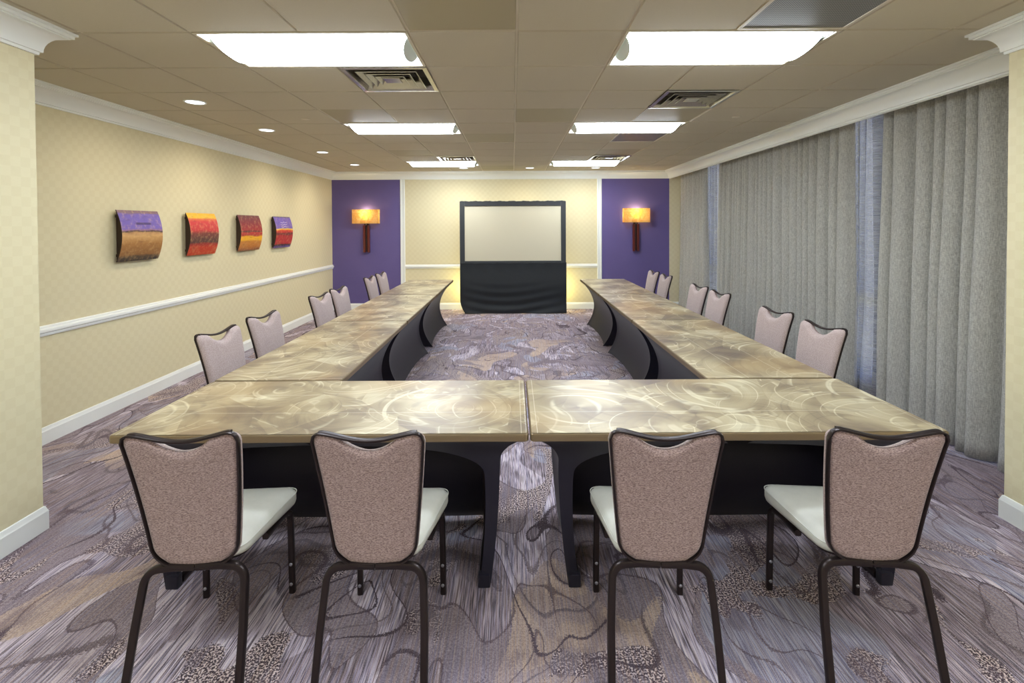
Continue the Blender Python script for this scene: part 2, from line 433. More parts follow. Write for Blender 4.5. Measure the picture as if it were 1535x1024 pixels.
M['screen'] = mat('matte_projection_screen', (206, 198, 172), .9, spec=.1)
M['wood'] = mat('red_mahogany', (96, 30, 22), .3, coat=.3)
g = G(M['wood']); nn = g.noise(g.map(g.obj(), (60, 60, 3)), 1, 3); g.base(g.mix(nn, (66, 16, 14), (112, 38, 28)))
M['chrome'] = mat('chrome', (220, 220, 220), .15, metal=1)
M['gap'] = mat('dark_sconce_core', (38, 14, 12), .6)
def mk_shade():
    m = mat('amber_mica_shade', (240, 214, 150), .6); g = G(m)
    v = g.noise(g.map(g.obj(), (14, 14, 14)), 1, 4, .6, 1.2)
    c = g.mix(g.step(v, .35, .65), (240, 206, 132), (255, 232, 176)); g.base(c)
    tr = g.n('BsdfTranslucent'); g.l(c, tr.inputs[0]); mx = g.n('MixShader'); mx.inputs[0].default_value = .7
    g.l(g.b.outputs[0], mx.inputs[1]); g.l(tr.outputs[0], mx.inputs[2]); g.l(mx.outputs[0], g.out.inputs[0])
    return m
M['shade'] = mk_shade()

# ------------------------------------------------------------------ room shell
CZ = 2.743; XL = -3.6; XF = 3.12; XW = 3.72; YB = 9.86; YF = -3.4
PLX, PLY = -2.58, 2.686; PRX, PRY = 2.752, 2.748
struct(MB().box(XL - .1, XW + .1, YF - .1, YB + .1, -.1, 0).build('floor', M['carpet']))
struct(MB().box(XL - .15, XL, PLY, YB + .15, 0, 2.9).build('wall_left', M['paper_y']))
mb = MB(); mb.box(XL, XW, YB, YB + .15, 0, 2.9)
mb.box(XL, -2.24, YB - .006, YB, 0, CZ, 1); mb.box(1.774, 3.12, YB - .006, YB, 0, CZ, 1)
struct(mb.build('wall_back', [M['paper_x'], M['purple']]))
struct(MB().box(XL - .15, PLX, YF, PLY, 0, 2.9).build('wall_left_pier', M['paper_y']))
struct(MB().box(PRX, XW + .15, YF, PRY, 0, 2.9).build('wall_right_pier', M['paper_y']))
struct(MB().box(PLX, PRX, YF - .15, YF, 0, 2.9).build('wall_front', M['paper_x']))
# window wall: sill band, lintel, piers between three ribbon windows
wins = [(3.05, 5.35), (5.55, 7.45), (7.6, 9.5)]
mb = MB(); mb.box(XW, XW + .15, PRY, YB + .15, 0, .12); mb.box(XW, XW + .15, PRY, YB + .15, 2.85, 2.95)
ys = [PRY] + [v for w in wins for v in w] + [YB + .15]
for i in range(0, len(ys), 2): mb.box(XW, XW + .15, ys[i], ys[i + 1], .12, 2.85)
struct(mb.build('wall_right', M['paper_y']))
for i, (a, b) in enumerate(wins):
    fr = MB()
    fr.bbox(XW + .03, XW + .09, a, b, .12, .18); fr.bbox(XW + .03, XW + .09, a, b, 2.79, 2.85)
    for y in (a, (a + b) / 2 - .03, b - .06): fr.bbox(XW + .03, XW + .09, y, y + .06, .18, 2.79)
    fr.bbox(XW + .03, XW + .09, a, b, .95, 1.0)
    w = struct(fr.build('window_%d' % (i + 1), M['winframe']))
    MB().box(XW + .055, XW + .061, a, b, .15, 2.82).build('glass_pane', M['glass'], w)

# crown moulding: one mitred run, and boards behind the curtain side
path = [(PLX, YF), (PLX, PLY), (XL, PLY), (XL, YB), (XF, YB), (XF, PRY), (PRX, PRY), (PRX, YF)]
cp = [(.0, CZ), (.0, CZ - .150), (.014, CZ - .150), (.016, CZ - .136), (.026, CZ - .134)]
for k in range(1, 9):
    a = k / 8 * PI / 2
    cp.append((.026 + .078 * (1 - math.cos(a)), CZ - .134 + .098 * math.sin(a)))
cp += [(.104, CZ - .030), (.118, CZ - .030), (.118, CZ - .014), (.130, CZ - .012), (.130, CZ)]
crown = MB(); sweep_wall(crown, path, 0, len(path) - 1, cp)
struct(crown.build('trim_1', M['white'], smooth=True, angle=.5))
# fascia board that carries the crown in front of the curtain pocket
struct(MB().bbox(XF, XF + .02, PRY, YB, CZ - .155, CZ, .002).build('trim_2', M['white']))
bp = [(0, 0), (.016, 0), (.016, .100), (.013, .106), (.006, .128), (0, .130)]
def bb(name, i0, i1, pth=path): struct(sweep_wall(MB(), pth, i0, i1, bp).build(name, M['white']))
bb('baseboard_left_pier', 0, 2); bb('baseboard_left', 2, 3)
path2 = [(XL, PLY), (XL, YB - .0), (XW, YB), (XW, PRY)]
bb('baseboard_back', 1, 2, path2)
path3 = [(XW, PRY), (PRX, PRY), (PRX, YF)]
bb('baseboard_right_pier', 0, 2, path3)
# chair rails
rp_ = [(0, .828), (.012, .828), (.016, .838), (.016, .850), (.026, .858), (.028, .872), (.024, .884), (.016, .890), (.014, .902), (0, .908)]
struct(sweep_wall(MB(), [(XL, PLY), (XL, YB)], 0, 1, rp_).build('trim_3', M['white'], smooth=True, angle=.6))
rpb = [(o, z - .008) for o, z in rp_]
struct(sweep_wall(MB(), [(-2.146, YB), (1.682, YB)], 0, 1, rpb).build('trim_4', M['white'], smooth=True, angle=.6))
for n_, (a, b) in (('trim_5', (-2.24, -2.146)), ('trim_6', (1.682, 1.774))):
    t = MB(); t.bbox(a, b, YB - .014, YB, .13, CZ - .150, .003); t.bbox(a + .006, a + .03, YB - .026, YB - .012, .13, CZ - .150, .004); t.bbox(b - .03, b - .006, YB - .026, YB - .012, .13, CZ - .150, .004)
    struct(t.build(n_, M['white']))

# ------------------------------------------------------------------ ceiling
GX, GY, GS = .0283, 2.7805, .61
lights = [(-3, 0), (1, 0), (-3, 4), (1, 4), (-3, 9), (1, 9), (-3, -4), (1, -4), (-3, -8), (1, -8)]
vents = [(-2, 1), (2, 2), (-2, 8), (2, 8)]
grilles = [(2, -1), (2, 5)]
special = {(-1, -1), (-3, 3), (2, 3), (0, 3), (-1, 5), (-3, 7), (2, 7), (-1, 10)}
used = set()
for k, j in lights: used |= {(k, j), (k + 1, j)}
used |= set(vents) | set(grilles)
cb = MB(); g_ = .006
for k in range(-7, 7):
    for j in range(-11, 13):
        x0, y0 = GX + k * GS, GY + j * GS
        x1, y1 = x0 + GS, y0 + GS
        ax0, ax1, ay0, ay1 = max(x0, XL), min(x1, XF + .02), max(y0, YF), min(y1, YB)
        if ax1 - ax0 < .02 or ay1 - ay0 < .02 or (k, j) in used: continue
        mi = 1 if (k, j) in special else 0
        b = .005; z0, z1 = CZ, CZ + .009
        if mi: z0 += .004
        o = [(ax0 + g_, ay0 + g_), (ax1 - g_, ay0 + g_), (ax1 - g_, ay1 - g_), (ax0 + g_, ay1 - g_)]
        i_ = [(ax0 + g_ + b, ay0 + g_ + b), (ax1 - g_ - b, ay0 + g_ + b), (ax1 - g_ - b, ay1 - g_ - b), (ax0 + g_ + b, ay1 - g_ - b)]
        vs = [(x, y, z1) for x, y in o] + [(x, y, z0) for x, y in i_]
        cb.add(vs, [(4, 5, 6, 7), (0, 1, 5, 4), (1, 2, 6, 5), (2, 3, 7, 6), (3, 0, 4, 7)], mi)
# T-bar grid strips above the reveal, with openings where fixtures sit
for k in range(-6, 7):
    x = GX + k * GS
    if XL < x < XF:
        for j in range(-11, 13):
            if (k - 1, j) in used and (k, j) in used and any((k - 1, j) == l for l in lights): continue
            ya, yb = max(YF, GY + j * GS), min(YB, GY + (j + 1) * GS)
            if yb > ya: cb.box(x - .008, x + .008, ya, yb, CZ + .0085, CZ + .02, 2)
for j in range(-10, 12):
    y = GY + j * GS; cb.box(XL, XF, y - .008, y + .008, CZ + .0086, CZ + .02, 2)
cb.box(XL - .1, XW + .1, YF - .1, YB + .1, CZ + .16, CZ + .2, 3)
cb.box(XF + .02, XW, PRY, YB, 2.88, CZ + .16, 0); cb.box(XF + .005, XF + .02, PRY, YB, CZ, CZ + .16, 0)
struct(cb.build('ceiling', [M['tile'], M['tile2'], M['grid'], M['gridback']]))

def make_troffer():
    r = empty('ceiling_light', (0, 0, 0))
    W, D = .604, .299
    f = MB()
    for (a, b, c, d) in ((-W, W, -D, -D + .018), (-W, W, D - .018, D), (-W, -W + .018, -D + .018, D - .018), (W - .018, W, -D + .018, D - .018)):
        f.bbox(a, b, c, d, -.002, .012, .002)
    f.build('frame', M['grid'], r)
    w, d = W - .018, D - .018
    h = MB()
    prof = [(-d, .004), (-d + .02, .045), (-.165, .075), (.165, .075), (d - .02, .045), (d, .004)]
    h.loft([[(x, y, z) for y, z in prof] for x in (-w, w)], caps=False, close=False)
    for s in (-1, 1): h.add([(s * w, y, z) for y, z in prof], [tuple(range(6))])
    h.build('reflector', M['housing'], r)
    lp = []
    for k in range(13):
        a = -PI / 2 + PI * k / 12
        lp.append((.165 * math.sin(a) if abs(math.sin(a)) < 1 else .165 * math.sin(a), .03 - .078 * math.cos(a) ** .7 if math.cos(a) > 1e-6 else .03))
    l = MB()
    n = len(lp); rings = []
    for s, ins in ((-1, 0), (-1, 1), (1, 1), (1, 0)):
        rings.append([(s * (w - .004 - (.05 if ins else .0) * max(0, (.03 - z)) / .078), y, z) for y, z in lp])
    l.loft([rings[1], rings[2]], caps=False, close=False)
    l.build('lens', M['lens'], r, smooth=True)
    for s in (-1, 1):
        e = MB(); ring = [(s * (w - .004 - .05 * max(0, (.03 - z)) / .078), y, z) for y, z in lp]
        ring2 = [(s * (w - .012 - .05 * max(0, (.03 - z)) / .078), y * .98, z) for y, z in lp]
        e.add(ring, [tuple(range(n))]); e.add(ring2, [tuple(range(n))])
        e.build('lens_end', M['endcap'], r)
    return r
def dup(root, loc, rz=None):
    r = root.copy(); COL.objects.link(r); r.location = loc
    if rz is not None: r.rotation_euler = (0, 0, rz)
    for ch in list(root.children):
        c = ch.copy(); COL.objects.link(c); c.parent = r
        for gch in ch.children:
            d = gch.copy(); COL.objects.link(d); d.parent = c
    return r
tl = make_troffer(); first = True
tlab = {(-3, 0): 'nearest left recessed fluorescent ceiling light with hanging curved lens', (1, 0): 'nearest right recessed fluorescent ceiling light, next to the perforated grey grille',
        (-3, 4): 'middle of the three left fluorescent ceiling lights', (1, 4): 'middle of the three right fluorescent ceiling lights',
        (-3, 9): 'farthest left fluorescent ceiling light, closest to the screen wall', (1, 9): 'farthest right fluorescent ceiling light, closest to the screen wall'}
for (k, j) in lights:
    loc = (GX + (k + 1) * GS, GY + (j + .5) * GS, CZ)
    if first: t = tl; t.location = loc; first = False
    else: t = dup(tl, loc)
    tag(t, tlab.get((k, j), 'fluorescent ceiling light behind the viewpoint, %s %s' % ('left' if k < 0 else 'right', 'near the front piers' if j == -4 else 'near the front wall')), 'ceiling light', 'recessed fluorescent lights in the ceiling')

def make_vent():
    r = empty('ceiling_vent'); W = .299
    f = MB()
    f.loft([[(sx_ * w, sy_ * w, z) for sx_, sy_ in ((-1, -1), (1, -1), (1, 1), (-1, 1))] for w, z in ((W, 0), (W, -.004), (W - .03, -.006), (W - .045, .03), (W - .045, .10))], caps=False)
    f.build('frame', M['alu'], r)
    for w in (.215, .160, .105):
        c = MB()
        c.loft([[(sx_ * q, sy_ * q, z) for sx_, sy_ in ((-1, -1), (1, -1), (1, 1), (-1, 1))] for q, z in ((w - .045, .045), (w, -.004), (w - .003, -.007), (w - .05, .043))], caps=False)
        c.build('louver', M['alu'], r)
    MB().bbox(-.06, .06, -.06, .06, -.004, .004, .002).build('center_plate', M['alu'], r)
    c = MB(); c.box(-W + .04, W - .04, -W + .04, W - .04, .10, .104)
    c.build('duct_backing', M['dark'], r)
    return r
vt = make_vent()
vlab = ['square metal air diffuser behind the nearest left ceiling light', 'square metal air diffuser at right, behind the nearest right ceiling light', 'small-looking square air diffuser just before the farthest left ceiling light', 'small-looking square air diffuser just before the farthest right ceiling light']
for i, (k, j) in enumerate(vents):
    loc = (GX + (k + .5) * GS, GY + (j + .5) * GS, CZ)
    t = vt if i == 0 else dup(vt, loc)
    t.location = loc
    tag(t, vlab[i], 'air vent', 'square ceiling air diffusers')
for i, (k, j) in enumerate(grilles):
    r = empty('return_air_grille', (GX + (k + .5) * GS, GY + (j + .5) * GS, CZ))
    tag(r, ('grey perforated return air grille before the nearest right ceiling light', 'grey perforated return air grille behind the middle right ceiling light')[i], 'air vent', 'perforated return grilles')
    W = .298; f = MB()
    for (a, b, c, d) in ((-W, W, -W, -W + .02), (-W, W, W - .02, W), (-W, -W + .02, -W + .02, W - .02), (W - .02, W, -W + .02, W - .02)): f.bbox(a, b, c, d, -.002, .01, .002)
    f.build('frame', M['grid'], r); MB().box(-W + .02, W - .02, -W + .02, W - .02, .002, .006).build('perforated_panel', M['perf'], r)

def make_down(name, rad):
    r = empty(name)
    MB().lathe([(rad, .002), (rad, -.003), (rad - .012, -.005), (rad - .016, .0)], n=32, cap=False).build('trim_ring', M['white'], r, smooth=True)
    MB().lathe([(rad - .015, .001), (rad - .016, -.0015)], n=32).build('lens', M['downlens'], r)
    return r
dpos = [(-2.75, 4.306), (-2.75, 5.551), (-2.76, 7.2), (-2.76, 8.659), (-.91, 9.224), (.322, 9.24), (1.554, 9.26)]
dlab = ['round downlight nearest the viewer in the row along the left wall', 'second round downlight in the row along the left wall', 'third round downlight in the row along the left wall', 'farthest round downlight of the row along the left wall',
        'round downlight before the back wall, left of the screen', 'round downlight before the back wall, above the screen', 'round downlight before the back wall, right of the screen']
dn = make_down('downlight', .088)
for i, (x, y) in enumerate(dpos):
    t = dn if i == 0 else dup(dn, (x, y, CZ)); t.location = (x, y, CZ - .001)
    tag(t, dlab[i], 'downlight', 'round recessed downlights')
    ld = bpy.data.lights.new('downlight_lamp', 'SPOT'); ld.energy = L_SPOT * (1 if i < 4 else .3); ld.color = (1, .88, .72) if i < 4 else (1, .88, .62); ld.spot_size = 2.6; ld.spot_blend = 1.0; ld.shadow_soft_size = .05
    lo = bpy.data.objects.new('lamp', ld); COL.objects.link(lo); lo.parent = t; lo.location = (0, 0, -.02)
    lo.rotation_euler = (0, math.radians(15), 0) if i < 4 else (math.radians(14), 0, 0)
for i, (x, y, lb) in enumerate(((-2.076, 4.983, 'small round sprinkler cover left of the middle left ceiling light'), (2.252, 4.98, 'small round sprinkler cover right of the middle right ceiling light'), (2.264, 9.3, 'small round sprinkler cover near the back right corner'))):
    o = MB().lathe([(.042, .002), (.042, -.004), (.03, -.007), (.004, -.008)], n=24).build('sprinkler_cover', M['grid'], smooth=True, loc=(x, y, CZ))
    tag(o, lb, 'sprinkler cover', 'sprinkler covers in the ceiling')

# ------------------------------------------------------------------ tables
TH, TD, TL = .75, .76, 1.836
def hg(t, top, waist, foot, tw=.55):
    """inset of a stretched fabric edge: top -> waist -> foot, t=0 at the top"""
    # three-point smooth interpolation (monotone pieces)
    if t < tw:
        s = t / tw; s = math.sin(s * PI / 2) ** .8
        return top + (waist - top) * s
    s = (t - tw) / (1 - tw); s = s ** 1.9
    return waist + (foot - waist) * s
def cover_mesh():
    mb = MB(); hx, hy = TL / 2 - .012, TD / 2 - .012; zt = TH - .042; NT = 22
    def corner(sx_, sy_, t):
        ex = hg(t, .035, .118, .165, .16)
        ey = hg(t, .0, .205, .075, .55) if sy_ > 0 else hg(t, .0, .085, .085, .35)
        return sx_ * (hx - ex), sy_ * (hy - ey), zt * (1 - t) + .003
    def smooth_sag(u, amt): return amt * (1 - (2 * u - 1) ** 2)
    # inner (closed) side: corner -1,+1 -> +1,+1
    NU = 40
    rings = []
    for i in range(NT + 1):
        t = i / NT; a = corner(-1, 1, t); b = corner(1, 1, t)
        sag = .03 * math.sin(PI * t) + .10 * t ** 3
        row = []
        for k in range(NU + 1):
            u = k / NU; q = 4 * u * (1 - u); q = q ** .55
            hem = 0
            if t > .8: hem = .022 * q * ((t - .8) / .2)
            row.append((a[0] + (b[0] - a[0]) * u, a[1] - sag * q * (0.6 if t < 1 else .6), a[2] + hem))
        rings.append(row)
    mb.loft(rings, caps=False, close=False)
    # two ends
    for s in (-1, 1):
        rings = []
        for i in range(NT + 1):
            t = i / NT; a = corner(s, 1, t); b = corner(s, -1, t); row = []
            for k in range(21):
                u = k / 20; q = 4 * u * (1 - u)
                hem = .02 * q * max(0, (t - .8) / .2)
                row.append((a[0] + (b[0] - a[0]) * u - s * .03 * q * math.sin(PI * t * .9), a[1] + (b[1] - a[1]) * u, a[2] + hem))
            rings.append(row)
        mb.loft(rings, caps=False, close=False)
    # seat side: arched opening; strip width from the corner ridge grows towards the top
    for s in (-1, 1):
        rings = []
        for i in range(NT * 2 + 1):
            t = i / (NT * 2); t = t ** 1.15
            a = corner(s, -1, t)
            wd_ = .05 + .035 * (1 - t) ** 2
            tt = max(0., t - .035)
            if tt < .24: wd_ += (hx - .19) * (1 - max(0, 1 - (1 - tt / .24) ** 2.4) ** (1 / 2.4))
            wd_ = min(wd_, abs(a[0]))
            row = []
            for k in range(9):
                u = k / 8; row.append((a[0] - s * wd_ * u, a[1] + .02 * math.sin(PI * min(1, u * .5)) * t, a[2]))
            rings.append(row)
        mb.loft(rings, caps=False, close=False)
        # foot pocket block
        fx, fy, _ = corner(s, -1, 1)
        mb.bbox(min(fx, fx - s * .055), max(fx, fx - s * .055), fy - .004, fy + .035, .001, .06, .006)
    return mb
def make_table():
    r = empty('banquet_table')
    hx, hy = TL / 2 - .001, TD / 2 - .001
    def ring(ins, z, rad=.02):
        out = []; x, y = hx - ins, hy - ins; q = max(.004, rad - ins)
        for cx, cy, a0 in ((x - q, y - q, 0), (-x + q, y - q, 90), (-x + q, -y + q, 180), (x - q, -y + q, 270)):
            for k in range(6):
                a = math.radians(a0 + 18 * k); out.append((cx + q * math.cos(a), cy + q * math.sin(a), z))
        return out
    top = MB(); top.loft([ring(.012, TH - .004), ring(.007, TH - .001), ring(.014, TH)], caps=False)
    n = 24; top.add(ring(.014, TH), [tuple(range(n))])
    top.v = [v for v in top.v]
    top.build('tabletop', M['swirl'], r)
    ed = MB(); ed.loft([ring(.013, TH - .003), ring(.006, TH - .003), ring(.001, TH - .007), ring(0, TH - .014), ring(0, TH - .034), ring(.004, TH - .038), ring(.014, TH - .040)], caps=False)
    ed.add(ring(.014, TH - .040), [tuple(range(n))])
    ed.build('edge_band', M['edge'], r)
    cover_mesh().build('spandex_cover', M['spandex'], r, smooth=True, angle=.9)
    sup = MB()
    # folding steel underframe hidden by the cloth: two pedestals and a spreader
    for s in (-1, 1):
        sup.tube([(s * .70, .16, .02), (s * .70, .08, .35), (s * .70, .0, .70)], .03, .03)
        sup.tube([(s * .70, -.24, .02), (s * .70, .16, .02)], .03, .03)
    sup.tube([(-.70, 0, .69), (.70, 0, .69)], .03, .03, up=(0, 1, 0))
    sup.build('underframe', M['frame'], r)
    return r
TLX, TMX, TRX, TY = -1.774, .068, 1.899, 2.1345
tb = make_table()
tabs = []
tabs.append((TLX + TL / 2 + .004, TY + TD / 2, 0, 'swirl-topped front table on the left, nearest the viewer'))
tabs.append((TRX - TL / 2 + .008, TY + TD / 2, 0, 'swirl-topped front table on the right, nearest the viewer'))
for s_, nm, rz in ((-1, 'left', -PI / 2), (1, 'right', PI / 2)):
    for i in range(3):
        x = (TLX + TD / 2) if s_ < 0 else (TRX - TD / 2)
        y = TY + TD + .004 + 1.838 * (i + .5)
        tabs.append((x, y, rz, ('%s row table butting against the front tables', 'middle table of the %s row', 'farthest table of the %s row, towards the screen')[i] % nm))
for i, (x, y, rz, lb) in enumerate(tabs):
    t = tb if i == 0 else dup(tb, (0, 0, 0))
    t.location = (x, y, 0)
    t.rotation_euler = (0, 0, rz)
    tag(t, lb + ', black stretch cover', 'table', 'covered tables set in a U shape')

# ------------------------------------------------------------------ chairs
def backy(z):
    """lean of the back: local y for a height"""
    if z < .44: return -.205 - (.44 - z) * .2
    s = (z - .44) / .5
    return -.205 - .045 * s - .05 * s * s
def backw(z): return .143 + .055 * max(0, min(1.1, (z - .42) / .52)) ** .9
ZB, ZTOP = .414, .945
def topc(u, dip): return ZTOP - dip * (math.cos(u * PI / 2 * 1.05) ** 1.6 if abs(u) < .95 else 0)
def make_chair():
    r = empty('banquet_chair')
    us = []
    N = 36
    for i in range(N + 1):
        t = i / N; us.append(-math.cos(PI * t) * (1) * .5 + (2 * t - 1) * .5)
    def zlow(u, ins=0):
        k = .45; a = abs(u); c = .028
        base = ZB + .018 * a * a
        if a > 1 - k:
            q = (a - (1 - k)) / k; base += .055 * (1 - math.sqrt(max(0, 1 - q * q)))
        return base + ins
    def ztop(u, notch):
        a = abs(u); z = topc(u, .032)
        k = .22
        if a > 1 - k:
            q = (a - (1 - k)) / k; z -= .035 * (1 - math.sqrt(max(0, 1 - q * q)))
        if notch:
            z -= .006
            w = .54
            if a < w: z -= .040 * (1 - (a / w) ** 2) ** .8
        return z
    def pad(name, m, y0, y1, ins, bulge, sgn, parent):
        # a cushion slab between y offsets y0 (flat side) and y1 (domed side)
        mb = MB(); T = 22; F = []; B = []
        for i in range(T + 1):
            t = i / T; t = .5 - .5 * math.cos(PI * t); t = .5 * t + .5 * i / T
            fr = []; bk = []
            for u in us:
                zl, zh = zlow(u, ins * 1), ztop(u, True)
                z = zl + (zh - zl) * t
                x = u * (backw(z) - ins)
                eu = min(1, (1 - abs(u)) / .14); et = min(1, min(t, 1 - t) * (zh - zl) / .028)
                d = (math.sin(eu * PI / 2) * math.sin(et * PI / 2)) ** .5 if eu > 0 and et > 0 else 0
                yy = backy(z)
                bk.append((x, yy + y0, z)); fr.append((x, yy + y0 + (y1 - y0) * (.35 + .65 * d) + bulge * sgn * d * (1 - u * u), z))
            F.append(fr); B.append(bk)
        n = len(us)
        mb.loft(F, caps=False, close=False); mb.loft(B, caps=False, close=False)
        def bd(R): return R[0] + [R[i][-1] for i in range(1, T + 1)] + R[T][::-1][1:] + [R[i][0] for i in range(T - 1, 0, -1)]
        mb.loft([bd(F), bd(B)], caps=False)
        return mb.build(name, m, parent, smooth=True, angle=.8)
    pad('front_cushion', M['fabric2'], .004, .030, -.003, .010, 1, r)
    bk = pad('rear_panel', M['fabric'], -.002, -.014, .007, .006, -1, r)
    # outline frame: closed bent tube
    def outline(off=0):
        pts = []
        K = 40
        for i in range(K + 1):
            u = -1 + 2 * i / K; z = zlow(u, 0); pts.append((u * backw(z), z))
        for i in range(1, 14):
            z = zlow(1) + (ztop(1, False) - zlow(1)) * i / 13; pts.append((backw(z), z))
        for i in range(1, K + 1):
            u = 1 - 2 * i / K; z = ztop(u, False); pts.append((u * backw(z), z))
        for i in range(1, 13):
            z = ztop(-1, False) + (zlow(-1) - ztop(-1, False)) * i / 13; pts.append((-backw(z), z))
        return pts
    ol = outline()
    def closed_tube(name, m, pts, w, d, yoff, shrink):
        mb = MB(); n = len(pts); R = []
        for i in range(n):
            x, z = pts[i]; (xa, za), (xb, zb) = pts[i - 1], pts[(i + 1) % n]
            t = Vector((xb - xa, 0, zb - za)); t.normalize(); nm = Vector((-t.z, 0, t.x))  # inward
            c = Vector((x, backy(z) + yoff, z)) + nm * shrink
            ring = []
            for k in range(10):
                a = 2 * PI * (k + .5) / 10; cc, ss = math.cos(a), math.sin(a)
                ring.append(c + nm * (w / 2 * math.copysign(abs(cc) ** .6, cc)) + Vector((0, 1, 0)) * (d / 2 * math.copysign(abs(ss) ** .6, ss)))
            R.append(ring)
        R.append(R[0]); mb.loft(R, caps=False)
        return mb.build(name, m, r, smooth=True, angle=.9)
    closed_tube('back_frame', M['frame'], ol, .008, .022, -.006, .002)
    hb_ = MB(); K = 30; hb_.tube([(-.86 * backw(.93) + 1.72 * backw(.93) * i / K, backy(.93), ztop(-.86 + 1.72 * i / K, False) - .003) for i in range(K + 1)], .024, .013, n=12)
    hb_.build('handle', M['frame'], r, smooth=True, angle=.8)
    # seat
    def so(ins, z, sc=1):
        out = []; hb, hf, y0, y1, q = .150 - ins, .222 - ins, -.195 + ins, .225 - ins, max(.01, .055 - ins * .5)
        pts = [(hb, y0), (hf, y1), (-hf, y1), (-hb, y0)]; res = []
        for i in range(4):
            p = Vector(pts[i]); a = (Vector(pts[i - 1]) - p).normalized(); b = (Vector(pts[(i + 1) % 4]) - p).normalized()
            for k in range(7):
                t = k / 6; P = p + a * q; Q = p + b * q
                w = (1 - t) ** 2 * P + 2 * t * (1 - t) * (p + (a + b) * q * .08) + t * t * Q
                zz = z
                res.append((w.x, w.y, zz + .012 * max(0, -w.y) / .2 * (1 if z < .45 else -.6)))
        return res
    st = MB(); st.loft([so(.02, .412), so(.004, .416), so(0, .428), so(0, .452), so(.003, .462), so(.006, .464), so(.010, .470), so(.022, .478), so(.045, .484), so(.09, .487), so(.15, .488)])
    seat = st.build('seat', M['vinyl'], r, smooth=True, angle=1.0)
    pp = MB(); ring = so(-.001, .4635); pp.tube(ring + [ring[0], ring[1]], .004, .004, n=6, caps=False); pp.build('seam_piping', M['vinyl'], seat, smooth=True)
    sf = MB(); sf.loft([so(.03, .398), so(.018, .400), so(.018, .413)]); sf.build('seat_frame', M['frame'], r)
    # legs
    for s in (-1, 1):
        lg = MB()
        pts = [(s * .165, -.02, .395), (s * .172, .10, .392), (s * .179, .165, .385), (s * .183, .190, .365), (s * .184, .197, .33), (s * .186, .200, .15), (s * .187, .202, .0)]
        lg.tube(pts, .026, .026, up=(1, 0, 0), n=12)
        leg = lg.build('leg', M['frame'], r, smooth=True, angle=.7)
        for z in (.045, .135):
            MB().lathe([(.0075, .0), (.007, -.0035), (.003, -.005)], (s * .186, .1885, z), n=12, axis='Y').build('bolt', M['bolt'], leg, smooth=True)
        lg = MB(); pts = [(s * .002, -.212, .416), (s * .08, -.212, .417), (s * .125, -.214, .414)]
        for k in range(1, 7):
            a = k / 6 * PI / 2; pts.append((s * (.125 + .052 * math.sin(a)), -.214 - .012 * (1 - math.cos(a)), .414 - .055 * (1 - math.cos(a))))
        pts += [(s * .186, -.262, .22), (s * .190, -.300, .08), (s * .192, -.322, .0)]
        lg.tube(pts, .027, .027, up=(0, 1, 0), n=12)
        lg.build('leg', M['frame'], r, smooth=True, angle=.7)
    sb = MB(); sb.tube([(0, -.212, .416), (0, -.16, .400)], .2, .006, up=(0, 0, 1)); 
    sb.build('back_bracket', M['frame'], r)
    return r
ch = make_chair()
R_ = math.radians
chairs = [(-1.178, 2.0, R_(4), 'taupe banquet chair seen from behind at far left of the front tables'),
          (-.507, 2.0, 0, 'taupe banquet chair seen from behind, left of the gap between the front tables'),
          (.545, 2.0, R_(-3), 'taupe banquet chair seen from behind, right of the gap between the front tables'),
          (1.325, 2.0, R_(-5), 'taupe banquet chair seen from behind at far right of the front tables')]
order = ['nearest', 'second', 'third', 'fourth', 'fifth', 'farthest']
for i, (y, da) in enumerate(((3.48, 10), (4.12, 9), (5.27, 6), (5.86, 6), (7.14, 3), (7.76, 4))):
    chairs.append((1.935, y, R_(90 + da), '%s banquet chair of the row along the grey curtains' % order[i]))
for i, (y, da) in enumerate(((3.40, 9), (4.03, 8), (5.22, 8), (5.80, 6), (7.08, 3), (7.68, 4))):
    chairs.append((-1.775, y, R_(-90 - da), '%s banquet chair of the row along the left wall' % order[i]))
for i, (x, y, rz, lb) in enumerate(chairs):
    t = ch if i == 0 else dup(ch, (x, y, 0), rz)
    t.location = (x, y, 0); t.rotation_euler = (0, 0, rz)
    tag(t, lb, 'chair', 'banquet chairs around the tables')

# ------------------------------------------------------------------ projection screen
r = empty('projection_screen', (0, 9.36, 0), 0, 'projection screen with dark surround and black skirt standing before the back wall', 'projection screen')
x0, x1, z0, z1 = -1.003, 1.005, .955, 2.128
f = MB()
def wob(a, n, amp): return [amp * (math.sin(a + i * 1.3) + .5 * math.sin(i * 2.9 + a)) for i in range(n)]
for (a, b, c, d) in ((x0, x0 + .092, z0, z1), (x1 - .092, x1, z0, z1), (x0 + .092, x1 - .092, z1 - .088, z1), (x0 + .092, x1 - .092, z0, z0 + .045)):
    f.bbox(a, b, -.02, .02, c, d, .006)
f.build('surround', M['blackcloth2'], r)
MB().box(x0 + .08, x1 - .08, -.004, .004, z0 + .03, z1 - .08).build('screen_surface', M['screen'], r)
# scalloped cloth top edge
f = MB(); pts = [(x0 + .01 + (x1 - x0 - .02) * i / 60, 0, z1 - .004 + .004 * math.sin(i * .9) + .003 * math.sin(i * 2.3)) for i in range(61)]
f.tube(pts, .044, .02, n=10); f.build('top_hem', M['blackcloth2'], r, smooth=True)
